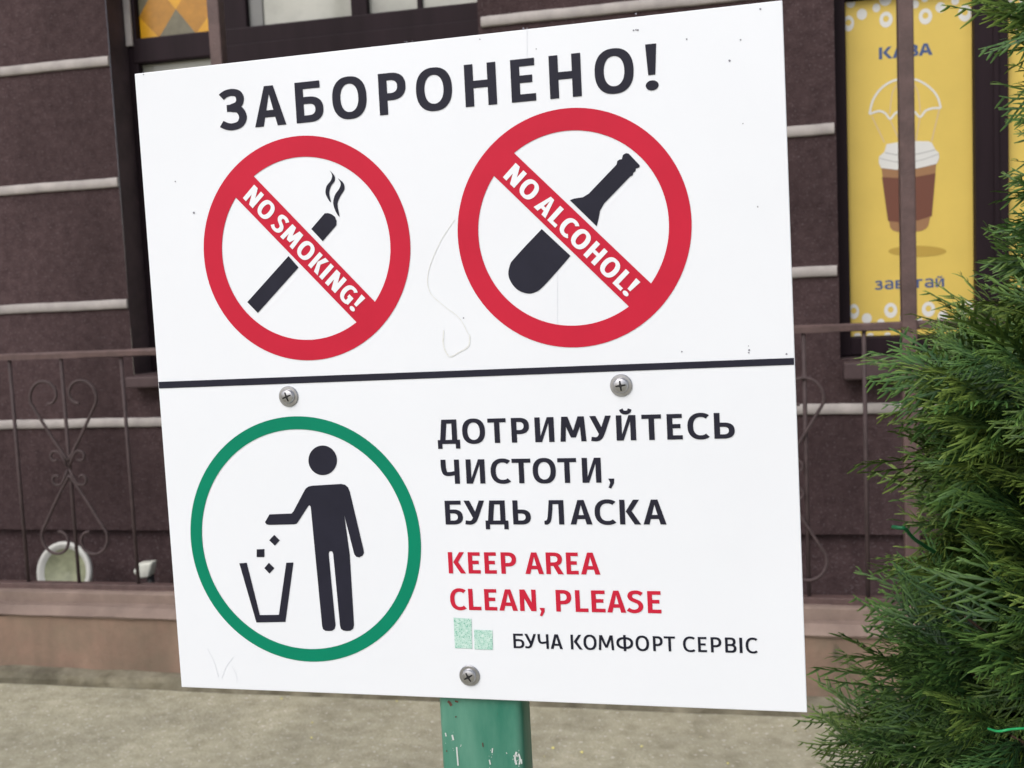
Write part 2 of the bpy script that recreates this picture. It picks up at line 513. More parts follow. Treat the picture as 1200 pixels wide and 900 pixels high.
# outer return faces and the underside at the joint
wl.add([(BX0, WY, ZJ + .012), (BX1, WY, ZJ + .012), (BX1, WY + .05, ZJ + .012), (BX0, WY + .05, ZJ + .012)], [(3, 2, 1, 0)])
wl.add([(BX0, WY, 0), (BX0, WY + 4, 0), (BX0, WY + 4, BZ1), (BX0, WY, BZ1)], [(3, 2, 1, 0)])
wl.add([(BX1, WY, 0), (BX1, WY + 4, 0), (BX1, WY + 4, BZ1), (BX1, WY, BZ1)], [(0, 1, 2, 3)])
wl.build('wall', M['stucco'], bld)
wb = MB()
wb.add([(BX0, WY + .028, 0), (BX1, WY + .028, 0), (BX1, WY + .028, ZJ + .02), (BX0, WY + .028, ZJ + .02)], [(0, 1, 2, 3)])
wb.build('wall_base', M['stucco'], bld)
for (x0, x1, z0, z1) in ((LX0, LX1, LZ0, LZ1), (RX0, RX1, RZ0, RZ1)):
    r = MB()
    y0, y1 = WY + .001, WY + TH
    r.add([(x0, y0, z0), (x0, y1, z0), (x0, y1, z1), (x0, y0, z1)], [(0, 1, 2, 3)])
    r.add([(x1, y0, z0), (x1, y1, z0), (x1, y1, z1), (x1, y0, z1)], [(3, 2, 1, 0)])
    r.add([(x0, y0, z1), (x1, y0, z1), (x1, y1, z1), (x0, y1, z1)], [(0, 1, 2, 3)])
    r.add([(x0, y0, z0), (x1, y0, z0), (x1, y1, z0), (x0, y1, z0)], [(0, 1, 2, 3)])
    r.add([(x0, y1, z0), (x1, y1, z0), (x1, y1, z1), (x0, y1, z1)], [(0, 1, 2, 3)])
    r.build('window_reveal', M['reveal'], bld)


def moulding(x0, x1, zc, ph):
    """half-round bar with slightly wavy edges"""
    mb = MB()
    k = max(4, int((x1 - x0) / .03))
    vs, fs = [], []
    prof = [(-.0175, .0), (-.0172, -.008), (-.014, -.0115), (0, -.0125), (.014, -.0115), (.0172, -.008), (.0175, .0)]
    for i in range(k + 1):
        x = x0 + (x1 - x0) * i / k
        wob = .0006 * math.sin(x * 17 + ph) + .0004 * math.sin(x * 61 + 2 * ph)
        for a, b in prof: vs.append((x, WY + b + .0005, zc + a + wob))
    q = len(prof)
    fs = [(i * q + j, i * q + j + 1, (i + 1) * q + j + 1, (i + 1) * q + j) for i in range(k) for j in range(q - 1)]
    mb.add(vs, [f[::-1] for f in fs], True)
    mb.add([vs[j] for j in range(q)], [tuple(range(q))]); mb.add([vs[k * q + j] for j in range(q)], [tuple(range(q - 1, -1, -1))])
    mb.build('moulding', M['mould'], bld)


for i, z in enumerate(ZS + [2.608, 3.05]):
    segs = ((BX0, LX0 - .002), (LX1 + .012, RX0 - .006), (RX1 + .006, BX1)) if LZ0 < z < LZ1 else ((BX0, BX1),)
    for j, (x0, x1) in enumerate(segs): moulding(x0, x1, z, i * 1.7 + j)

ev = MB()
ev.box(BX0 - .3, BX1 + .3, WY - .55, WY + 4.2, BZ1 + .002, BZ1 + .16, .01)
ev.build('roof', M['roof'], bld)


def win_box(parent, name, x0, x1, z0, z1, y0, y1, m, bev=.004):
    b = MB(); b.box(x0, x1, y0, y1, z0, z1, bev); return b.build(name, m, parent)


def zat(px, py, Y): return at(px, py, Y)[2]
def xat(px, py, Y): return at(px, py, Y)[0]


# left window: frame, transom, mullions, panes, sill
FY = WY + .12
fr = MB()
tz1, tz0 = zat(200, 41, FY), zat(200, 71, FY)              # transom band
fx = [xat(143, 20, FY), xat(158, 20, FY), xat(247, 10, FY), xat(288, 10, FY), xat(411, 10, FY), xat(430, 10, FY), xat(561, 3, FY)]
for x0, x1 in ((LX0 + .002, fx[1]), (fx[2], fx[3]), (fx[4], fx[5]), (fx[6], LX1 - .002)):
    fr.box(x0, x1, FY, FY + .06, LZ0 + .002, LZ1 - .002, .004)
fr.box(fx[1] - .02, LX1 - .004, FY - .004, FY + .058, tz0, tz1, .006)
fr.box(fx[1] - .02, LX1 - .004, FY - .004, FY + .058, LZ0 + .004, LZ0 + .07, .006)
fr.box(fx[1] - .02, LX1 - .004, FY - .004, FY + .058, LZ1 - .07, LZ1 - .004, .006)
fr.box(fx[2] + .03, fx[6] + .02, FY - .012, FY - .005, tz0 - .06, tz0 + .03, .003)
wf = fr.build('window_frame', M['frame'], bld)
ws = MB(); ws.box(LX0 + .003, LX0 + .030, FY - .012, FY - .002, zat(150, 55, FY), LZ1 - .004, .002)
ws.build('window_trim', M['mould'], bld)
for x0, x1, z0, z1, mm in ((fx[1], fx[2], LZ0 + .07, tz0, 'pane'), (fx[3], fx[4], tz1, LZ1 - .07, 'pane'), (fx[5], fx[6], tz1, LZ1 - .07, 'pane'),
                           (fx[3], fx[4], LZ0 + .07, tz0, 'pane_dark'), (fx[5], fx[6], LZ0 + .07, tz0, 'pane_dark')):
    p = MB(); p.box(x0 - .005, x1 + .005, FY + .03, FY + .036, z0 - .003, z1 + .003); p.build('pane', M[mm], wf)
cx = xat(490, 5, FY)
win_box(wf, 'glazing_bar', cx - .009, cx + .009, tz1 + .002, LZ1 - .072, FY + .016, FY + .029, M['frame'], .002)
win_box(wf, 'curtain_edge', fx[3] + .001, fx[3] + .055, tz1 + .002, LZ1 - .072, FY + .022, FY + .029, M['pane_dark'], .001)
# stained glass of the upper left light: lozenges
sg = MB()
sx0, sx1, sz0 = fx[1] + .003, fx[2] - .003, tz1 + .002
sz1 = sz0 + .56
yy = FY + .026
nx, sw = 2, (sx1 - sx0) / 2
cells = {}
H = .135
def tri(pts, mi): sg.add([(x, yy, z) for x, z in pts], [tuple(range(len(pts)))], False, mi)
zz = sz0
for row in range(4):
    z0, zm, z1 = zz, zz + H, zz + 2 * H
    xm = (sx0 + sx1) / 2
    q = (sx1 - sx0) / 4
    # corner triangles, centre triangle at the foot, side lozenges split in two tones
    tri([(sx0, z0), (sx0 + q, z0), (sx0, z0 + H * .62)], 0)
    tri([(sx1, z0), (sx1, z0 + H * .62), (sx1 - q, z0)], 0)
    tri([(sx0 + q, z0), (sx1 - q, z0), (xm, z0 + H * .72)], 2)
    tri([(sx0 + q, z0), (xm, z0 + H * .72), (sx0 + q, z0 + H * 1.42), (sx0, z0 + H * .62)], 1)
    tri([(sx1 - q, z0), (sx1, z0 + H * .62), (sx1 - q, z0 + H * 1.42), (xm, z0 + H * .72)], 1)
    tri([(xm, z0 + H * .72), (sx1 - q, z0 + H * 1.42), (xm, z1), (sx0 + q, z0 + H * 1.42)], 0)
    tri([(sx0, z0 + H * .62), (sx0 + q, z0 + H * 1.42), (sx0, z1)], 2)
    tri([(sx1, z0 + H * .62), (sx1, z1), (sx1 - q, z0 + H * 1.42)], 2)
    tri([(sx0 + q, z0 + H * 1.42), (xm, z1), (sx0, z1)], 1)
    tri([(sx1 - q, z0 + H * 1.42), (sx1, z1), (xm, z1)], 1)
    zz = z1
    if zz + 2 * H > LZ1 - .05: break
sg.build('stained_glass', [M['orange'], M['amber'], M['olive']], wf)
bk = MB(); bk.box(sx0, sx1, FY + .03, FY + .036, sz0, LZ1 - .07); bk.build('pane', M['olive'], wf)
win_box(bld, 'window_sill', LX0 + .004, LX1 + .03, LZ0 - .046, LZ0 - .004, WY - .07, WY + .11, M['sill'], .006)

# right window
fr = MB()
px0, px1 = at(990, 0, FY)[0], at(1140.5, 0, FY)[0]
q1 = xat(1181, 60, FY)
pw = px1 - px0
q2 = q1 + pw
for x0, x1 in ((RX0 + .002, px0), (px1, q1), (q2, q2 + .10)):
    fr.box(x0, x1, FY - .012, FY + .06, RZ0 + .002, RZ1 - .002, .004)
fr.box(px1 + .055, px1 + .072, FY - .02, FY - .013, RZ0 + .05, RZ1 - .05, .003)
pz1, pz0 = zat(990, 0, FY), zat(1070, 393, FY)
fr.box(px0 - .02, q2 + .02, FY - .008, FY + .058, RZ0 + .004, pz0 - .001, .004)
fr.box(px0 - .02, q2 + .02, FY - .008, FY + .058, pz1 + .002, pz1 + .09, .004)
fr.box(px0 - .02, q2 + .02, FY - .008, FY + .058, RZ1 - .07, RZ1 - .004, .004)
wf2 = fr.build('window_frame', M['frame'], bld)
for x0, x1 in ((px0, px1), (q1, q2)):
    for z0, z1 in ((pz0 - .004, pz1 + .004), (pz1 + .088, RZ1 - .07)):
        p = MB(); p.box(x0 - .004, x1 + .004, FY + .03, FY + .036, z0, z1); p.build('pane', M['pane_dark'], wf2)
win_box(bld, 'window_sill', RX0 + .006, RX1 + .03, RZ0 - .062, RZ0 - .006, WY - .07, WY + .11, M['sill'], .006)

# ================================================================ posters on the right window
PY = FY + .024


def plane_px(px, py, Y):
    p = at(px, py, Y); return (p[0], p[2])


def sheet(parent, name, shapes, m, Y, label=None):
    b = MB()
    for V, F in shapes:
        b.add([(x, Y, z) for x, z in V], [tuple(f) for f in F])
    return b.build(name, m, parent)


def ell(cx, cz, rx, rz, n=28): return [(cx + rx * math.cos(2 * math.pi * i / n), cz + rz * math.sin(2 * math.pi * i / n)) for i in range(n)]


def clip(poly, x0, x1):
    return [(min(max(x, x0), x1), z) for x, z in poly]


def poster(name, x0, x1, label, full):
    root = empty(name, ((x0 + x1) / 2, PY, pz0), label, 'poster', 'yellow cafe posters in the right window')
    b = MB(); b.box(x0 + .001, x1 - .001, PY, PY + .004, pz0 + .002, pz1 - .002)
    b.build('poster_sheet', M['yellow'], root)
    dx = x0 - px0
    k = 1 / FPX
    u = np.linalg.norm(np.array(plane_px(1060, 100, PY)) - np.array(plane_px(1061, 100, PY)))       # metres per pixel here
    dots = []
    def dot(cx, cy, rx, ry, hole=0):
        c = plane_px(900 + cx / 4, cy / 4, PY)
        X, Z = c[0] + dx, c[1]
        if not full and X - rx * u / 4 > x0 + .26: pass
        zr = lambda p: [(x, min(max(z, pz0 + .003), pz1 - .003)) for x, z in clip(p, x0 + .002, x1 - .002)]
        ops = [(1, zr(ell(X, Z, rx * u / 4, ry * u / 4)))]
        if hole: ops.append((-1, zr(ell(X, Z + .1 * ry * u / 4, hole * u / 4, hole * 1.1 * u / 4, 18))))
        if abs(area(ops[0][1])) > 1e-7: dots.append(fill(ops))
    for c in ((553, 92, 31, 38), (738, 77, 31, 38), (923, 62, 31, 39), (377, 110, 27, 38)): dot(*c, 14)
    for c in ((440, 67, 24, 27), (508, 37, 18, 21), (550, 2, 28, 26), (612, 52, 12, 20), (808, 35, 23, 25), (877, 4, 18, 20), (690, 20, 17, 20), (735, -4, 16, 14), (388, 12, 22, 26)): dot(*c)
    for c in ((575, 1455, 31, 38), (752, 1450, 31, 38), (402, 1460, 26, 38), (930, 1445, 31, 38)): dot(*c, 14)
    for c in ((463, 1493, 24, 27), (529, 1513, 18, 20), (572, 1535, 18, 15), (628, 1490, 11, 22), (820, 1481, 24, 26), (712, 1508, 14, 20), (885, 1503, 18, 20), (420, 1573, 17, 14),
              (480, 1574, 17, 14), (560, 1571, 16, 14), (597, 1572, 14, 12), (735, 1570, 17, 13), (785, 1571, 17, 14), (830, 1568, 18, 12), (900, 1566, 16, 12)): dot(*c)
    sheet(root, 'dot_pattern', dots, M['pwhite'], PY - .0006)
    def T(txt, a, b, cap, t=.20, h=.17):
        A, B = plane_px(900 + a[0] / 4, a[1] / 4, PY), plane_px(900 + b[0] / 4, b[1] / 4, PY)
        z = (A[1] + B[1]) / 2
        return text(txt, (A[0] + dx, z), (B[0] + dx, z), cap * u / 4, t, h)
    if not full:
        sheet(root, 'lettering', T('ПА', (405, 264), (545, 255), 62), M['pblue'], PY - .0006)
        return root
    A_, B_ = plane_px(900 + 520 / 4, 277 / 4, PY), plane_px(900 + 772 / 4, 259 / 4, PY)
    zb_ = (A_[1] + B_[1]) / 2
    px_ = lambda v: (A_[0] + (B_[0] - A_[0]) * (v - 520) / 252, zb_)
    sheet(root, 'lettering', text_fit('КАВА', [(px_(a), px_(b)) for a, b in ((520, 583), (584, 648), (656, 706), (706, 772))], 58 * u / 4, .27, .22), M['pblue'], PY - .0006)
    A2_, B2_ = plane_px(900 + 503 / 4, 1357 / 4, PY), plane_px(900 + 825 / 4, 1346 / 4, PY)
    zq_ = (A2_[1] + B2_[1]) / 2
    pq_ = lambda v: (A2_[0] + (B2_[0] - A2_[0]) * (v - 503) / 322, zq_)
    sheet(root, 'lettering', text_fit('ЗаВіТаЙ', [(pq_(a), pq_(b)) for a, b in ((503, 540), (546, 590), (598, 638), (648, 660), (680, 726), (734, 778), (785, 826))], 44 * u / 4, .26, .21), M['pblue'], PY - .0006)
    def P(pts): return [plane_px(900 + x / 4, y / 4, PY) for x, y in pts]
    # parachute
    dome = spline([(475, 535), (492, 470), (530, 415), (580, 382), (640, 368), (700, 376), (755, 408), (793, 452), (810, 506)])
    low = spline([(475, 535), (520, 521), (550, 532), (572, 557), (598, 530), (640, 512), (682, 520), (712, 548), (738, 520), (770, 508), (810, 506)])
    ln = lambda a, w: [(s_, P(q)) for s_, q in pen(a, w, w)]
    sheet(root, 'parachute_picture', [fill(ln(dome, 10) + ln(low, 10))], M['pwhite'], PY - .0010)
    cords = []
    for a in ([(487, 545), (546, 668)], [(572, 560), (620, 668)], [(803, 512), (766, 664)], [(712, 552), (692, 664)]): cords.append(fill(ln(a, 5)))
    for a in ([(618, 384), (585, 430), (570, 535)], [(675, 384), (702, 430), (714, 530)]): cords.append(fill(ln(spline(a), 5)))
    sheet(root, 'cord_picture', cords, M['pline'], PY - .0006)
    # paper cup: body, sleeve, lid
    sheet(root, 'shadow_patch', [fill([(1, P([(700 + 136 * math.cos(a), 1178 + 26 * math.sin(a)) for a in np.linspace(0, 2 * math.pi, 40)[:-1]]))])], M['pshade'], PY - .0006)
    body = [(532, 790), (788, 768), (770, 970), (752, 1055), (742, 1070), (720, 1082), (660, 1090), (610, 1088), (585, 1080), (573, 1066), (556, 975)]
    sheet(root, 'cup_picture', [fill([(1, P(body))])], M['ptan'], PY - .0010)
    sleeve = [(534, 830), (600, 834), (700, 828), (785, 812), (768, 1012), (700, 1034), (620, 1042), (562, 1036)]
    sheet(root, 'cup_sleeve_picture', [fill([(1, P(sleeve))])], M['pbrown'], PY - .0014)
    lid = [(556, 676), (600, 668), (680, 662), (750, 662), (768, 670), (784, 702), (800, 716), (802, 742), (790, 768), (700, 790), (600, 796), (530, 788), (519, 765), (520, 735), (545, 712)]
    sheet(root, 'cup_lid_picture', [fill([(1, P(lid))])], M['pwhite'], PY - .0018)
    sheet(root, 'lid_line_picture', [fill(ln(spline([(548, 716), (620, 728), (700, 722), (784, 702)]), 5) + ln(spline([(522, 742), (610, 760), (710, 752), (800, 722)]), 4))], M['pgrey'], PY - .0022)
    return root


poster('poster', px0, px1, 'yellow coffee poster with paper cup under a white parachute, behind the fence post', True)
poster('poster', q1, q2, 'yellow poster sliver at the right edge of the photo behind the evergreen', False)

# ================================================================ low wall under the fence
lw = empty('low_wall', (-.5, 3.3, 0), 'low stained concrete wall with pinkish coping under the iron fence', 'wall')
X0, X1 = -6.5, 5.5


def extr(mb, prof, x0, x1, amp=0.0, step=.05, seed=0):
    """prof: (y, z) polyline front bottom to back top, extruded along x with a slight waviness"""
    k = max(1, int((x1 - x0) / step)) if amp else 1
    r = np.random.default_rng(seed)
    ph = r.random((len(prof), 3)) * 6.28
    vs = []
    for i in range(k + 1):
        x = x0 + (x1 - x0) * i / k
        for j, (y, z) in enumerate(prof):
            w = amp * (math.sin(x * 5 + ph[j, 0]) + .6 * math.sin(x * 13 + ph[j, 1]) + .5 * math.sin(x * 31 + ph[j, 2]))
            vs.append((x, y + w * .6, z + (w if z > .001 else 0)))
    q = len(prof)
    mb.add(vs, [(i * q + j, (i + 1) * q + j, (i + 1) * q + j + 1, i * q + j + 1) for i in range(k) for j in range(q - 1)], False)
    mb.add([vs[j] for j in range(q)], [tuple(range(q))]); mb.add([vs[k * q + j] for j in range(q)], [tuple(range(q - 1, -1, -1))])


zc0, zc1, zc2 = at(100, 727, 3.09)[2], at(100, 711, 3.12)[2], at(100, 695, 3.14)[2]
zf = at(100, 786, 3.09)[2]
a = MB(); extr(a, [(3.105, 0), (3.105, zc0 + .004)] + [(3.228, zc0 + .004), (3.228, 0)], X0, X1, .0025, seed=1); a.build('wall_face', M['plinth'], lw)
a = MB(); extr(a, [(3.098, zc0 + .006), (3.092, zc0 + .012), (3.122, zc1), (3.150, zc1 + .004), (3.150, zc2 - .004), (3.158, zc2), (3.235, zc2), (3.235, zc0 + .006)], X0, X1, .0012, seed=2)
a.build('coping', M['coping'], lw)
a = MB(); extr(a, [(3.055, 0), (3.058, zf - .02), (3.064, zf - .004), (3.104, zf)], X0, X1, .004, seed=3); a.build('footing', M['footing'], lw)

# ================================================================ iron fence
NY = 3.2
fe = empty('iron_fence', (-.8, NY, zc2), 'brown painted iron fence with scrolls and tall square posts on low wall', 'fence')
zt = at(180, 412, NY)[2]; zb = at(200, 690, NY)[2] + .004
a = MB(); extr(a, [(NY - .012, zt - .012), (NY - .013, zt + .004), (NY - .006, zt + .011), (NY + .007, zt + .011), (NY + .012, zt - .012), (NY - .012, zt - .012)], X0, X1, .0009, step=.02, seed=4); a.build('top_rail', M['iron'], fe)
a = MB(); a.box(X0, X1, NY - .018, NY + .018, zb - .014, zb + .012, .003); a.build('bottom_rail', M['iron'], fe)
bars = []
pitch = (xat(1012, 500, NY) - xat(160, 500, NY) * 0 - .0)
bx = [xat(22, 550, NY), xat(82, 550, NY), xat(152, 550, NY)]
step = .205
xs = [bx[0] - step * k for k in range(1, 6)] + bx + [bx[2] + step * k for k in range(1, 9)] + [xat(946, 600, NY), xat(1015, 550, NY), .58, .79, 1.0, 1.2]
for x in xs:
    b = MB(); b.tube([(x, NY, zb + .008), (x, NY, (zb + zt) / 2), (x, NY, zt - .008)], .0062, 8); b.build('bar', M['iron_thin'], fe)
for x in (xat(254, 30, NY), xat(1062, 150, NY)):
    b = MB(); b.box(x - .0205, x + .0205, NY - .0205, NY + .0205, zc2 - .002, 3.3, .004); b.build('post', M['iron'], fe)


def spiral(c, r0, r1, a0, a1, n=34):
    th = np.linspace(a0, a1, n)
    rr = np.linspace(r0, r1, n)
    return [(c[0] + r * math.cos(t), c[1] + r * math.sin(t)) for r, t in zip(rr, th)]


def ornament(cx, zc, s=1.0):
    """two hearts point to point round a bar, with small curls at the middle"""
    for sx in (-1, 1):
        for sz in (-1, 1):
            # heart lobe: starts at the middle, swings out, curls back in
            pts = [(0.0, .02), (.05, .095), (.105, .185)]
            sp = spiral((.064, .245), .068, .026, -.55, 4.6)
            pts = list(map(tuple, spline(pts + [sp[1]], 6)))[:-1] + sp[1:]
            path = [(cx + sx * x * s, NY - .008, zc + sz * (z + .004) * s) for x, z in pts]
            b = MB(); b.tube(path, .0052, 6); b.build('scroll', M['iron_thin'], fe)
            sp = [(x, z) for x, z in spiral((.048, .038), .024, .010, 2.6, -2.4, 20)]
            path = [(cx + sx * x * s, NY - .010, zc + sz * z * s) for x, z in [(.004, .006), (.016, .03)] + sp]
            b = MB(); b.tube(path, .0045, 6); b.build('curl', M['iron_thin'], fe)


ornament(xat(82, 545, NY), at(83, 548, NY)[2], 1.0)
ornament(xat(914, 560, NY), at(914, 562, NY)[2], 1.0)
for k in range(3): ornament(bx[2] + step * (2 + 2.9 * k), at(300, 552, NY)[2], 1.0)

# ================================================================ small white things behind the fence
GZ = zc2 - .13
gt = MB(); gt.box(X0, X1, 3.233, WY + .025, GZ - .20, GZ)
gt.build('gutter_floor', M['footing'], lw)
by = 3.42
bc = at(75, 671, by)
rw = .116
bo = empty('bowl', (bc[0], by, GZ), 'round white plastic bowl with greenish inside, behind the fence at left', 'bowl')
tl = R(10)
def bf(x, y, h): return (bc[0] + x, by + h * math.cos(tl) + y * math.sin(tl), bc[2] + y * math.cos(tl) - h * math.sin(tl))
b = MB()
prof = [(rw * .76, .006), (rw * .86, -.004), (rw * .95, -.008), (rw, .0), (rw * .98, .012), (rw * .8, .040), (rw * .5, .060), (.001, .066)]
b.lathe(prof, bf, 48); b.build('rim', M['bowl_white'], bo)
b = MB(); b.lathe([(.001, .030), (rw * .4, .025), (rw * .65, .014), (rw * .77, .0055)], bf, 48); b.build('bowl_inside', M['bowl_green'], bo)
b = MB(); b.box(bc[0] - .05, bc[0] + .05, by + .01, by + .05, GZ + .0005, max(GZ + .01, bc[2] - rw + .004), .004); b.build('foot', M['bowl_white'], bo)

LYY = 3.33
lc = at(172, 667, LYY)
la = empty('plastic_fitting', (lc[0], LYY, GZ), 'small white plastic fitting with a round knob, low behind the fence beside the sign', 'fitting')
b = MB()
def lf(x, y, z):
    s = 1 + .25 * z / .03
    c, q = math.cos(.25), math.sin(.25)
    X = x * s
    return (lc[0] + X * c + z * .12, LYY + y, lc[2] + z + X * .10)
b.box(-.027, .027, -.022, .022, -.028, .028, .008, lf, True); b.build('head', M['lamp_white'], la)
b = MB(); b.tube([(lc[0] - .042, LYY - .010, lc[2] - .010), (lc[0] - .039, LYY - .009, lc[2] - .009), (lc[0] - .024, LYY - .006, lc[2] - .004)], [.008, .0115, .010], 14); b.build('knob', M['lamp_white'], la)
b = MB(); b.tube([(lc[0] + .010, LYY + .01, GZ + .0005), (lc[0] + .008, LYY + .006, lc[2] - .02)], .013, 10); b.build('foot', M['dark'], la)

# ================================================================ the sign
SC = np.array([-0.17743, 0.61851, -0.04997 + CH])
sy, sp_, sr = 0.01665, 0.0147, 0.00938
ex = np.array([math.cos(sy), -math.sin(sy), 0]); nn = np.array([math.sin(sy), math.cos(sy), 0]); ez = np.array([0, 0, 1.])
ez2 = math.cos(sp_) * ez + math.sin(sp_) * nn
E1 = math.cos(sr) * ex + math.sin(sr) * ez2
E2 = -math.sin(sr) * ex + math.cos(sr) * ez2
EN = np.cross(E2, E1); EN = EN if EN[1] > 0 else -EN          # away from the camera
SW = 0.4


def SP(u, v, off=0.0): return SC + SW * (u * E1 + v * E2) - off * EN       # off towards the viewer


def uv(px, py):
    v = CR * (px - 600) / FPX + CU * (450 - py) / FPX + CF
    t = (SC - C0).dot(EN) / v.dot(EN)
    q = C0 + v * t - SC
    return (q.dot(E1) / SW, q.dot(E2) / SW)


pb = uv(566, 850)
sign = empty('notice_sign', SP(pb[0], 0)[:2].tolist() + [0], 'white square notice board with prohibition symbols screwed to a green steel post', 'sign')
b = MB()
b.box(-.5, .5, -.5, .5, -.008, 0, .0014, lambda u, v, w: SP(u + .0012 * math.sin(v * 9) * (abs(u) > .49), v + .0010 * math.sin(u * 11) * (abs(v) > .49), w * SW))
panel = b.build('panel', M['white'], sign)


def printed(name, shapes, m, off=.0003):
    b = MB()
    for V, F in shapes:
        b.add([SP(x, y, off) for x, y in V], [tuple(f) for f in F])
    return b.build(name, m, panel)


def pxs(pts, s, ox, oy): return [uv(x / s + ox, y / s + oy) for x, y in pts]


def smooth(pts, n=4):
    P = list(pts)
    return [tuple(q) for q in spline(P + [P[0]], n)[:-1]]


# rings with bars
c1, c2, c3 = (-.22848, .20619), (.19203, .20908), (-.26377, -.25105)
circ = lambda c, r, n=120: [(c[0] + r * math.cos(2 * math.pi * i / n), c[1] + r * math.sin(2 * math.pi * i / n)) for i in range(n)]
bar1 = [uv(291, 199.7), uv(446, 360.3), uv(424.7, 384.6), uv(270, 224.8)]
bar2 = [uv(596, 173.1), uv(769, 337.9), uv(743, 365), uv(573, 200.4)]
printed('prohibition_ring', [fill([(1, circ(c1, .1727)), (-1, circ(c1, .1408)), (1, bar1)])], M['red'])
printed('prohibition_ring', [fill([(1, circ(c2, .1727)), (-1, circ(c2, .1408)), (1, bar2)])], M['red'])
printed('green_ring', [fill([(1, circ(c3, .19738)), (-1, circ(c3, .1768))])], M['green'])
printed('divider_line', [fill([(1, [(-.4985, -.0022), (.4985, -.0006), (.4985, .0090), (-.4985, .0086)])])], M['black'])


Kx = 2.609


def fit(txt, xs, bl, br, cap_px, t, h, s=1.0, ox=0, oy=0):
    """letter edges xs along the baseline bl - br (picture pixels, scaled), measured on the board's own plane"""
    yb = lambda x: bl[1] + (br[1] - bl[1]) * (x - bl[0]) / (br[0] - bl[0])
    U = lambda x, dy=0: uv(x / s + ox, (yb(x) - dy) / s + oy)
    cap = (math.dist(U(bl[0]), U(bl[0], cap_px[0])) + math.dist(U(br[0]), U(br[0], cap_px[1]))) / 2
    return text_fit(txt, [(U(a), U(b)) for a, b in xs], cap, t, h)


printed('lettering', fit('ЗАБОРОНЕНО!', [(260.5, 291), (299.3, 335.8), (348, 380), (391, 431), (445.5, 477), (489, 531), (546, 582.8), (600, 628.6), (645, 682), (698, 743.5), (758, 771)],
                         (300, 149.3), (649.5, 115.8), (46.8, 51.0), .215, .175), M['black'])
printed('lettering', fit('ДОТРИМУЙТЕСЬ', [(80, 236), (255, 415), (435, 563), (600, 725), (765, 900), (942, 1125), (1151, 1303), (1337, 1475), (1516, 1654), (1693, 1802), (1837, 1984), (2024, 2168)],
                         (495, 294), (2100, 263), (174, 180), .22, .165, 6, 500, 470), M['black'])
printed('lettering', fit('ЧИСТОТИ,', [(71, 157), (188, 276), (303, 392), (403, 491), (500, 608), (617, 705), (731, 820), (852, 880)],
                         (145, 167), (810, 162), (113, 117), .215, .165, 4, 500, 525), M['black'])
printed('lettering', fit('БУДЬ ЛАСКА', [(90, 172), (178, 276), (277, 384), (407, 490), (553, 646), (675, 778), (790, 885), (907, 1003), (1017, 1125)],
                         (95, 358), (1120, 358), (112, 116), .215, .165, 4, 500, 525), M['black'])
printed('lettering', fit('KEEP AREA', [(67, 148), (163, 222), (242, 300), (322, 396), (438, 528), (540, 622), (638, 697), (708, 802)],
                         (70, 152), (800, 158), (103, 106), .21, .165, 4.138, 510, 635), M['red'])
printed('lettering', fit('CLEAN, PLEASE', [(76, 150), (165, 225), (242, 302), (312, 402), (413, 492), (507, 532), (588, 663), (682, 744), (760, 827), (835, 927), (933, 1012), (1032, 1098)],
                         (170, 330), (1098, 346), (103, 107), .21, .165, 4.138, 510, 635), M['red'])
printed('lettering', fit('БУЧА КОМФОРТ СЕРВІС', [(47, 96), (97, 153), (158, 207), (215, 270), (307, 358), (365, 424), (433, 503), (514, 590), (601, 662), (680, 724), (730, 781), (816, 869), (884, 924), (942, 990), (1007, 1058), (1072, 1085), (1100, 1152)],
                         (48, 113.5), (1150, 137), (66, 69), .17, .14, 3.871, 590, 730), M['black_fine'])
# white words on the bars
def word(txt, a, e, lo, hi):
    L0, L1, U0 = np.array(uv(*lo[0])), np.array(uv(*lo[1])), np.array(uv(*hi))
    d = (L1 - L0) / np.linalg.norm(L1 - L0)
    nrm = np.array([-d[1], d[0]])
    bw = abs((U0 - L0).dot(nrm))
    base = L0 + nrm * bw * .175
    A = base + d * (np.array(uv(*a)) - base).dot(d)
    B = base + d * (np.array(uv(*e)) - base).dot(d)
    return text(txt, A, B, bw * .63, .235, .185)
printed('lettering', word('NO SMOKING!', (284.4, 233), (415.0, 364.5), ((277.6, 232.6), (417, 376.6)), (299, 208)), M['whitetext'], .0006)
printed('lettering', word('NO ALCOHOL!', (589.6, 207.8), (736.0, 346), ((581.1, 208.2), (735.6, 357.8)), (604.4, 181.1)), M['whitetext'], .0006)
# cigarette
printed('cigarette_symbol', [fill([(1, pxs([(595, 150), (630, 190), (487, 350), (450, 312)], 3, 140, 250))]),
                             fill([(1, pxs([(675, 805), (715, 848), (763, 792), (764, 778), (758, 762), (746, 753), (734, 749), (722, 750)], 3, 140, 0))]),
                             fill([(1, smooth(pxs([(740, 599), (756, 618), (757, 636), (744, 655), (738, 680), (744, 710), (734, 700), (725, 678), (729, 654), (744, 634), (748, 616)], 3, 140, 0)))]),
                             fill([(1, smooth(pxs([(768, 626), (788, 644), (791, 666), (777, 690), (767, 718), (774, 761), (760, 742), (752, 712), (759, 684), (774, 662), (778, 644)], 3, 140, 0)))])], M['black'])
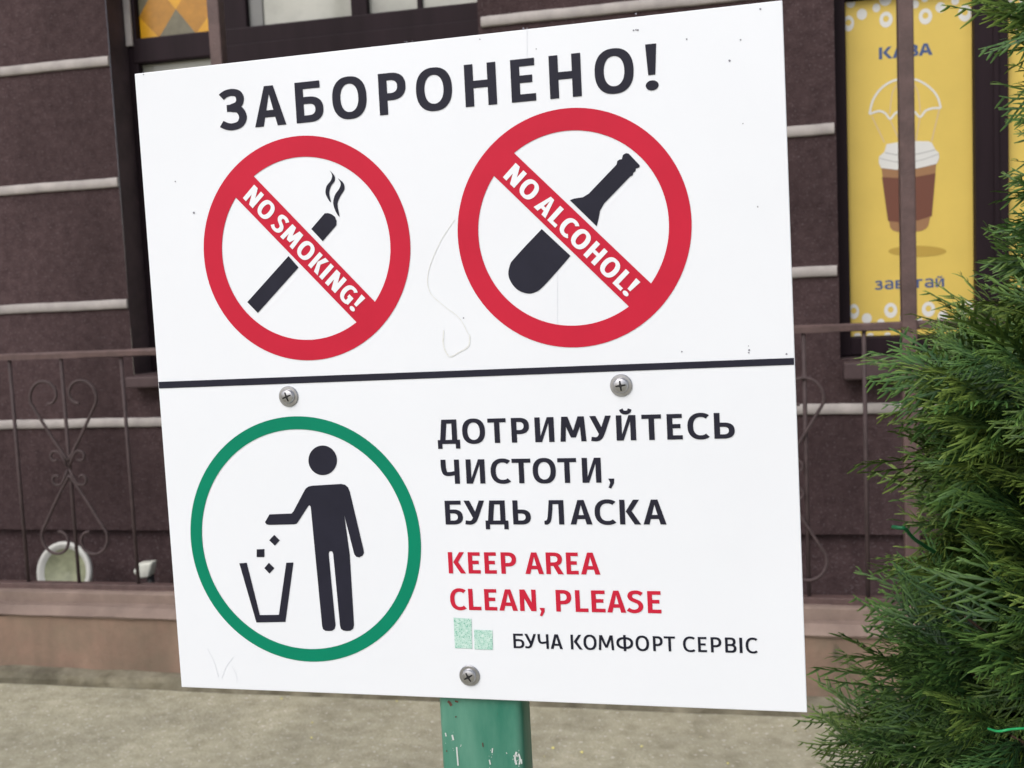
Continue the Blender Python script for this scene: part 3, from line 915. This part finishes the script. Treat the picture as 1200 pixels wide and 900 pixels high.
# bottle
neck = [(610, 468), (618, 470), (652, 506), (650, 512), (640, 515), (638, 524), (632, 528), (630, 536), (622, 540), (543, 622), (530, 645), (526, 668), (520, 692), (438, 612), (452, 607), (478, 603), (496, 592), (581, 503), (583, 492), (590, 488), (597, 487), (600, 474)]
botl = [(352, 48), (440, 130)] + [tuple(p) for p in spline([(440, 130), (395, 182), (352, 228), (330, 242), (308, 245), (280, 235), (259, 212), (250, 185), (256, 155), (268, 138), (310, 92), (352, 48)], 5)[1:-1]]
printed('bottle_symbol', [fill([(1, pxs(neck, Kx, 500, 0))]), fill([(1, pxs(botl, Kx, 500, 250))])], M['black'])
# person putting litter in a bin
man = [(545, 360), (560, 357), (660, 351), (674, 354), (684, 363), (690, 378), (738, 580), (740, 593), (735, 603), (724, 609), (713, 607), (706, 598), (671, 462), (690, 600), (705, 848), (702, 860), (692, 867), (680, 868), (667, 866), (659, 860), (656, 850),
       (632, 597), (629, 589), (624, 587), (618, 589), (616, 597), (640, 848), (637, 860), (628, 867), (617, 868), (604, 867), (596, 861), (593, 850), (568, 590), (553, 432), (549, 426), (544, 429), (508, 485), (503, 491), (494, 493), (408, 495), (398, 493), (392, 486), (408, 458), (485, 455), (492, 448), (530, 376), (536, 366)]
hd = [(595 + 50 * math.cos(a), 268 + 52 * math.sin(a)) for a in np.linspace(0, 2 * math.pi, 60)[:-1]]
printed('litter_symbol', [fill([(1, pxs(man, 3, 180, 450))]), fill([(1, pxs(hd, 3, 180, 450))]),
                          fill([(1, pxs([(302, 180), (328, 178), (374, 362), (441, 361), (467, 178), (492, 177), (464, 386), (362, 388)], 3, 180, 600))]),
                          fill([(1, pxs([(425, 80), (444, 99), (427, 118), (407, 99)], 3, 180, 600))]), fill([(1, pxs([(363, 131), (390, 130), (390, 158), (363, 158)], 3, 180, 600))]),
                          fill([(1, pxs([(406, 178), (425, 197), (408, 216), (390, 197)], 3, 180, 600))])], M['black'])
printed('logo', [fill([(1, pxs([(125, 371), (188, 375), (190, 480), (130, 478)], 3, 490, 600))]), fill([(1, pxs([(197, 413), (262, 416), (263, 484), (199, 482)], 3, 490, 600))])], M['mint'])
# glue line, scuffs and specks
gl = spline([(85, 20), (40, 90), (5, 180), (10, 240), (50, 280), (100, 320), (128, 370)])
gl2 = spline([(132, 370), (128, 405), (98, 425), (70, 437), (52, 405), (52, 358)])
def stroke(path, w, s, ox, oy):
    return fill([(1, pxs(q, s, ox, oy)) for _, q in pen(path, w, w)])
printed('glue_mark', [stroke(gl, 2.2, Kx, 500, 250), stroke(gl2, 4, Kx, 500, 250)], M['glue'], .00025)
sc_ = [stroke(spline([(190, 480), (215, 530), (228, 580)]), 1.2, 3, 180, 600), stroke(spline([(240, 585), (255, 545), (280, 510)]), 1.4, 3, 180, 600), stroke(spline([(275, 540), (290, 570), (294, 600)]), 1.0, 3, 180, 600),
       stroke([(307, 85), (307, 180)], 1.2, Kx, 500, 0), stroke([(400, 830), (400, 1000)], 1.0, Kx, 500, 0)]
printed('scuff', sc_, M['scratch'], .00025)
dots = []
for (x, y, r) in ((296, 87, 3.2), (640, 42, 3), (646, 92, 3), (633, 93, 2.6), (640, 91, 2.4), (795, 120, 2.5), (926, 186, 3.4), (960, 122, 2.4), (1020, 28, 3), (335, 150, 1.8), (163, 120, 1.8), (1012, 632, 2.2), (113, 972, 2.2), (985, 1078, 2.4), (986, 1070, 3), (984, 1058, 1.6), (1100, 1082, 3), (967, 378, 1.8), (780, 1075, 2.4)):
    dots.append(fill([(1, pxs([(x + r * (1 + .3 * math.sin(3 * a + x)) * math.cos(a), y + r * math.sin(a)) for a in np.linspace(0, 6.28, 12)[:-1]], Kx, 500, 0))]))
for (x, y, r) in ((197, 638, 2.4), (262, 748, 3.6), (85, 262, 2), (1010, 148, 3), (1003, 147, 1.6), (1030, 145, 2)):
    dots.append(fill([(1, pxs([(x + r * math.cos(a), y + r * math.sin(a)) for a in np.linspace(0, 6.28, 10)[:-1]], 3, 140, 0))]))
printed('speck', dots, mat('grey_specks', (.20, .20, .24), .6), .00025)

# screws: washer head, pan, cross recess only as a dark sheet for its shade
for (px, py, rot) in ((338.5, 464.5, .35), (728, 451.5, .12), (550.5, 791.5, .5)):
    u0, v0 = uv(px, py)
    K = .0163 * SW
    f = lambda x, y, h: SP(u0 + x / SW, v0 + y / SW, h)
    b = MB()
    hp = [(K, .0002), (K, .0007), (K * .94, .0011), (K * .72, .0012), (K * .69, .0014), (K * .67, .0024), (K * .60, .0030), (K * .42, .0034), (K * .2, .0036), (.00002, .0037)]
    b.lathe(hp, f, 36)
    scr = b.build('screw', M['steel'], sign, sharp=32)
    hr = [p[0] for p in hp[::-1]]; hh_ = [p[1] for p in hp[::-1]]
    b = MB()
    star = []
    for k in range(4):
        a = rot + k * math.pi / 2
        for da, rr in ((-.15, .45), (0, .48), (.15, .45), (.42, .21), (.785, .15), (1.15, .21)):
            star.append((K * rr * math.cos(a + da), K * rr * math.sin(a + da)))
    V, F = fill([(1, star)])
    b.add([f(x, y, float(np.interp(math.hypot(x, y), hr, hh_)) + .00012) for x, y in V], F)
    b.build('cross_recess_shade', M['dark'], scr)  # dark cross lies on the dome, its colour stands in for recess shade

# post: square tube with rounded edges, cross bar behind the panel
PT = .0032 + .0006                        # behind the panel


def uvo(px, py, off):
    v = CR * (px - 600) / FPX + CU * (450 - py) / FPX + CF
    t = (SC + EN * off - C0).dot(EN) / v.dot(EN)
    q = C0 + v * t - SC
    return (q.dot(E1) / SW, q.dot(E2) / SW)


pl, pr_ = uvo(513, 823, PT), uvo(610, 827, PT)
pd = .028
u0, u1 = pl[0], pr_[0]
cxm = SP((u0 + u1) / 2, 0, -PT - pd / 2)
hw = (u1 - u0) * SW / 2 * 1.0
b = MB()
def pf(x, y, z):
    base = SP((u0 + u1) / 2, 0, -PT - pd / 2)
    lean = (z - base[2])
    return base + np.array([math.cos(sy) * x, -math.sin(sy) * x, 0]) + nn * y + np.array([E2[0] / E2[2] * lean, E2[1] / E2[2] * lean, lean])
bmh = SC[2] + .10
prof = []
rc = .005
for cx_, cy_, a0 in ((hw - rc, pd / 2 - rc, 0), (-hw + rc, pd / 2 - rc, 90), (-hw + rc, -pd / 2 + rc, 180), (hw - rc, -pd / 2 + rc, 270)):
    for k in range(6):
        a = R(a0 + 90 * k / 5); prof.append((cx_ + rc * math.cos(a), cy_ + rc * math.sin(a)))
vs = []
zsn = np.linspace(-.002, bmh, 60)
for z in zsn:
    for x, y in prof: vs.append(pf(x, y, z))
q = len(prof)
b.add(vs, [(i * q + j, i * q + (j + 1) % q, (i + 1) * q + (j + 1) % q, (i + 1) * q + j) for i in range(len(zsn) - 1) for j in range(q)], True)
b.add(vs[-q:], [tuple(range(q))])
post = b.build('post', M['post'], sign, sharp=40)
chips = []
fz = lambda px, py: uv(px, py)
def chip_stroke(pts, w): return fill([(1, [uv(x / 4 + 460, y / 4 + 800) for x, y in q]) for _, q in pen(spline(pts), w, w)])
chs = [chip_stroke([(293, 312), (296, 350), (300, 400)], 7), chip_stroke([(272, 255), (278, 280)], 8), chip_stroke([(240, 245), (244, 262)], 6),
       chip_stroke([(575, 335), (568, 365), (575, 395)], 9), chip_stroke([(585, 345), (592, 370), (588, 395)], 8), chip_stroke([(560, 355), (580, 352)], 7), chip_stroke([(598, 370), (600, 392)], 5),
       chip_stroke([(462, 318), (460, 340)], 6), chip_stroke([(447, 372), (452, 395)], 6), chip_stroke([(527, 338), (530, 344)], 4)]
rc_ = np.random.default_rng(5)
for _ in range(30):
    cx_, cy_ = (rc_.normal(578, 10), rc_.normal(372, 20)) if rc_.random() < .55 else ((rc_.normal(460, 8), rc_.normal(360, 26)) if rc_.random() < .5 else (rc_.normal(280, 22), rc_.normal(300, 45)))
    if not (228 < cx_ < 596): continue
    dx_, dy_ = rc_.normal(0, 2.5), rc_.normal(0, 5)
    chs.append(chip_stroke([(cx_, cy_), (cx_ + dx_ * .4 + 1, cy_ + dy_ * .6), (cx_ + dx_, cy_ + dy_)], 1.2 + 2.0 * rc_.random()))
b = MB()
for V, F in chs: b.add([SP(x, y, -PT + .0004) for x, y in V], [tuple(f) for f in F])
b.build('paint_chip', M['chip'], post)
rs = [chip_stroke([(252, 96), (262, 106), (268, 118)], 12), chip_stroke([(285, 96), (300, 100)], 8), chip_stroke([(287, 168), (291, 172)], 7), chip_stroke([(415, 292), (418, 312)], 5), chip_stroke([(245, 328), (247, 334)], 6)]
b = MB()
for V, F in rs: b.add([SP(x, y, -PT + .0004) for x, y in V], [tuple(f) for f in F])
b.build('rust_spot', M['rust'], post)
b = MB()
vb = uv(540, 458)[1]
b.box(-.36, .30, -.03, .03, 0, .018, .002, lambda u, v, w: SP(u, vb + v, -PT - pd - .0005 - w))
b.build('crossbar', M['post'], sign)

# ================================================================ evergreen shrub
TX, TY = .385, 1.0
th = empty('thuja_shrub', (TX, TY, 0), 'dense green evergreen shrub with feathery drooping sprays right of the sign', 'shrub')
b = MB()
tp = [(TX + .012 * math.sin(z * 4), TY + .01 * math.cos(z * 5), z) for z in np.linspace(-.01, 1.75, 24)]
b.tube(tp, np.linspace(.034, .006, 24), 10)
b.build('trunk', M['bark'], th)


def radius(z):
    return float(np.interp(z, [.05, .35, .80, .86, .96, 1.02, 1.045, 1.08, 1.13, 1.19, 1.215, 1.25, 1.30, 1.38, 1.44, 1.50, 1.60, 1.85, 1.98],
                           [.37, .39, .330, .280, .258, .250, .232, .226, .234, .246, .215, .165, .150, .120, .122, .150, .13, .07, .03]))


def ribbon(p0, d, side, nrm, L, w, t0, t1, V, F, T, segs=3, curve=0.0, bend=0.0):
    """flat twig with a raised midline; T holds a 0..1 value from painted inner shade to pale young tip"""
    o = len(V)
    for k in range(segs + 1):
        s = k / segs
        c = p0 + d * L * s + nrm * (-curve * L * s * s) + side * (bend * L * s * s)
        ww = w * (1.0 if k < segs else .45) * (1 - .25 * s)
        V += [c - side * ww, c + nrm * ww * .55, c + side * ww]
        T += [t0 + (t1 - t0) * s] * 3
    for k in range(segs):
        a = o + 3 * k
        F += [(a, a + 1, a + 4, a + 3), (a + 1, a + 2, a + 5, a + 4)]


def make_spray(seed, dense=1.0):
    r = np.random.default_rng(seed)
    V, F, T = [], [], []
    L = .098 * (0.85 + .4 * r.random())
    droop = .10 + .25 * r.random()
    X, Yd, N = np.array([1., 0, 0]), np.array([0, 1., 0]), np.array([0, 0, 1.])
    def axis(s): return np.array([L * s, 0.006 * math.sin(3 * s + seed), -droop * L * s * s])
    n = 8
    for k in range(n):
        a, c = axis(k / n), axis((k + 1) / n)
        d = c - a; l = np.linalg.norm(d)
        ribbon(a, d / l, Yd, N, l * 1.02, .0012 * (1 - .35 * k / n), .1 + .5 * k / n, .1 + .5 * (k + 1) / n, V, F, T, 1)
    m = 16
    for k in range(m):
        s = .05 + .93 * k / (m - 1)
        sgn = 1 if k % 2 else -1
        ang = R(32 + 16 * r.random()) * sgn
        l1 = L * (.16 + .46 * math.sin(math.pi * min(1, .18 + .86 * (1 - s))) ** 1.0) * (.75 + .45 * r.random()) * (1 if s > .15 else .75)
        if s > .9: l1 = L * .18
        p = axis(s)
        tilt = -.12 - .25 * r.random()
        d = np.array([math.cos(ang), math.sin(ang), tilt - droop * s]); d /= np.linalg.norm(d)
        sd = np.cross(N, d); sd /= np.linalg.norm(sd); nm = np.cross(d, sd)
        bend = -sgn * (.10 + .25 * r.random())
        ribbon(p, d, sd, nm, l1, .00120, .25 + .4 * s, .70 + .2 * s, V, F, T, 4, .12, bend)
        mm = int(l1 / .0062)
        for q in range(1, mm + 1):
            s2 = q / (mm + 1)
            l2 = min(.024, l1 * .46) * (1.15 - .75 * s2) * (.7 + .6 * r.random())
            g2 = 1 if q % 2 else -1
            a2 = ang + g2 * R(30 + 14 * r.random())
            d2 = np.array([math.cos(a2), math.sin(a2), tilt - droop * s - .10 * r.random()]); d2 /= np.linalg.norm(d2)
            s2d = np.cross(N, d2); s2d /= np.linalg.norm(s2d)
            p2 = p + d * l1 * s2 + nm * (-.12 * l1 * s2 * s2)
            p2 = p2 + sd * (bend * l1 * s2 * s2)
            if r.random() < .10: continue
            ribbon(p2, d2, s2d, np.cross(d2, s2d), l2, .00112, .35 + .35 * s, .78 + .22 * s, V, F, T, 3, .10 + .35 * r.random(), -g2 * .28 * r.random())
    return np.array(V), np.array(F), np.array(T)


sprays = [make_spray(100 + i) for i in range(10)]
VV, FF, TT, TI = [], [], [], []
off = 0
twig = MB()


def place(p, d, roll, sc, tint, si):
    global off
    V, F, T = sprays[si]
    d = d / np.linalg.norm(d)
    up = np.array([0, 0, 1.]) if abs(d[2]) < .95 else np.array([1., 0, 0])
    y = np.cross(up, d); y /= np.linalg.norm(y)
    z = np.cross(d, y)
    c, s = math.cos(roll), math.sin(roll)
    y2, z2 = c * y + s * z, -s * y + c * z
    VV.append(p + sc * (V[:, :1] * d + V[:, 1:2] * y2 + V[:, 2:3] * z2))
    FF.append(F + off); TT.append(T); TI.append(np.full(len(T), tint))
    off += len(V)


def branch(z0, az, rad, seed):
    """a limb from the trunk with flat drooping fans along its outer part"""
    r = np.random.default_rng(seed)
    rise = .10 + .16 * r.random()
    bx_, by_ = math.cos(az), math.sin(az)
    base = np.array([TX, TY, z0 - rise * .7])
    tip = np.array([TX + bx_ * rad, TY + by_ * rad, z0 + (.02 - .06 * r.random())])
    mid = (base + tip) / 2 + np.array([0, 0, -.03])
    path = spline([base, mid, tip], 5)
    twig.tube(path, np.linspace(.0034, .0010, len(path)), 5)
    tint = r.random()
    ns = 13
    for k in range(ns):
        f = .30 + .70 * k / (ns - 1)
        i = min(len(path) - 2, int(f * (len(path) - 1)))
        t = f * (len(path) - 1) - i
        p = path[i] * (1 - t) + path[i + 1] * t
        d = path[i + 1] - path[i]; d /= np.linalg.norm(d)
        sgn = 1 if k % 2 else -1
        sideways = np.array([-by_, bx_, 0]) * sgn
        spread = (.75 if k < ns - 1 else .1) * (.6 + .7 * r.random())
        dd = d + sideways * spread + np.array([0, 0, -.45 + .75 * r.random()]) + r.normal(0, .14, 3)
        dd /= np.linalg.norm(dd)
        sc = .62 + .48 * r.random()
        # keep to the crown's own outline
        for _ in range(4):
            e = p + dd * .108 * sc
            if math.hypot(e[0] - TX, e[1] - TY) <= radius(e[2]) * (1 + .07 * math.sin(4 * az + 15 * z0) + .05 * r.normal()): break
            sc *= .80
        else:
            continue
        if sc < .30: continue
        place(p, dd, (1 if r.random() < .5 else -1) * R(r.normal(58, 22)), sc, min(1, max(0, tint + r.normal(0, .18))), r.integers(0, 10))


z = .10
i = 0
while z < 1.90:
    dens = 1.0 if z > .72 else .5
    cnt = int(2 + 15 * radius(z) / .25 * dens * (1.0 if z < 1.22 else .85))
    ph = rng.random() * 6.28
    for k in range(cnt):
        az = ph + 2 * math.pi * (k + .5 * rng.random()) / cnt
        lump = 1 + .07 * math.sin(3 * az + 9 * z) + .06 * math.sin(5 * az - 17 * z)
        if math.sin(4 * az + 31 * z) * math.sin(3 * az - 23 * z + 1) < -.40: continue          # hollows between the leaf masses
        branch(z + .02 * rng.normal(), az, max(.02, radius(z) * lump * (.74 + .24 * rng.random()) - .030), 1000 + i)
        i += 1
    z += .036
V = np.concatenate(VV) - np.array([TX, TY, 0]); F = np.concatenate(FF); T = np.concatenate(TT); TI = np.concatenate(TI)
me = bpy.data.meshes.new('foliage')
me.vertices.add(len(V)); me.vertices.foreach_set('co', V.astype(np.float32).ravel())
me.loops.add(F.size); me.loops.foreach_set('vertex_index', F.astype(np.int32).ravel())
me.polygons.add(len(F)); me.polygons.foreach_set('loop_start', np.arange(0, F.size, 4, dtype=np.int32))
me.polygons.foreach_set('use_smooth', np.ones(len(F), bool))
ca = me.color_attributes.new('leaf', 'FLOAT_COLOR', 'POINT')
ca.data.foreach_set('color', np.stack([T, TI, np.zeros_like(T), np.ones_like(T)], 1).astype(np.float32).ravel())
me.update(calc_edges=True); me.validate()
fm = bpy.data.materials.new('thuja_leaf'); fm.use_nodes = True
n_ = fm.node_tree; bs = n_.nodes['Principled BSDF']
at_ = n_.nodes.new('ShaderNodeAttribute'); at_.attribute_name = 'leaf'
sep = n_.nodes.new('ShaderNodeSeparateColor'); n_.links.new(at_.outputs['Color'], sep.inputs[0])
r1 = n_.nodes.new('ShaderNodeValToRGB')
r1.color_ramp.elements[0].position = .15; r1.color_ramp.elements[0].color = (.012, .017, .008, 1)  # near-black spray base paints in the shade inside the crown
r1.color_ramp.elements[1].position = 1.0; r1.color_ramp.elements[1].color = (.225, .305, .070, 1)  # pale yellow-green new growth, brightened as if lit
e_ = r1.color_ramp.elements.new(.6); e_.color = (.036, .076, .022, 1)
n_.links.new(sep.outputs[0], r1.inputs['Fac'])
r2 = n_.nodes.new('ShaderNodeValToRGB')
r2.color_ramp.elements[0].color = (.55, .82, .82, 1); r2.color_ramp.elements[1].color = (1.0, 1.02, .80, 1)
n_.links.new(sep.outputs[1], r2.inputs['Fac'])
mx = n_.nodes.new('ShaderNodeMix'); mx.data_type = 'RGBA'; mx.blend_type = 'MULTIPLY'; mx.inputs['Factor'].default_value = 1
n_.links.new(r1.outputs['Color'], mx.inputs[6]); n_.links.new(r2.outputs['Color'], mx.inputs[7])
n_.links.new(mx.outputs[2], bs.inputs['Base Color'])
bs.inputs['Roughness'].default_value = .5
bs.inputs['Specular IOR Level'].default_value = .35
me.materials.append(fm)
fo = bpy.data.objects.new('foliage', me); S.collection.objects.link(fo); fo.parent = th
twig.build('twigs', M['bark'], th)
print('foliage faces', len(F))

# ================================================================ green wire on the shrub
w0 = at(1157, 853, .735); w1 = at(1200, 854, .74)
gw = MB(); gw.tube(spline([at(1158, 854, .745), at(1170, 857, .735), at(1186, 854.5, .735), at(1215, 853, .75), at(1290, 850, .85)], 8), .00085, 8)
tag(gw.build('wire', M['wire']), 'thin bright green wire lying in the evergreen at lower right', 'wire')
gw = MB(); gw.tube(spline([at(1046, 617.5, .90), at(1054, 618.5, .895), at(1061, 620, .90), at(1072, 632, .94), at(1100, 650, 1.0)], 8), .0016, 8)
tag(gw.build('wire', M['wire_dark']), 'short dark green wire end poking from the left edge of the evergreen', 'wire')

# ================================================================ fallen petals on the pavement
pt = MB()
for (px, py) in [(638, 888), (670, 887), (695, 871), (648, 878), (682, 883), (752, 876), (821, 865), (853, 896), (932, 858), (946, 858), (610, 854), (465, 823), (365, 866), (366, 848), (330, 820), (315, 884)]:
    v = CR * (px - 600) / FPX + CU * (450 - py) / FPX + CF
    p = C0 + v * (-C0[2] / v[2])
    a = random.random() * 6.28
    r = .0028 + .0018 * random.random()
    k = [(p[0] + r * (1 + .35 * math.cos(2 * t)) * math.cos(t + a), p[1] + r * math.sin(t + a), .004 + .0015 * math.sin(t)) for t in np.linspace(0, 6.28, 9)[:-1]]
    pt.add(k, [tuple(range(8))])
tag(pt.build('fallen_petals', M['petal']), 'tiny yellow petals scattered on the concrete pavement', 'petals', kind='stuff')
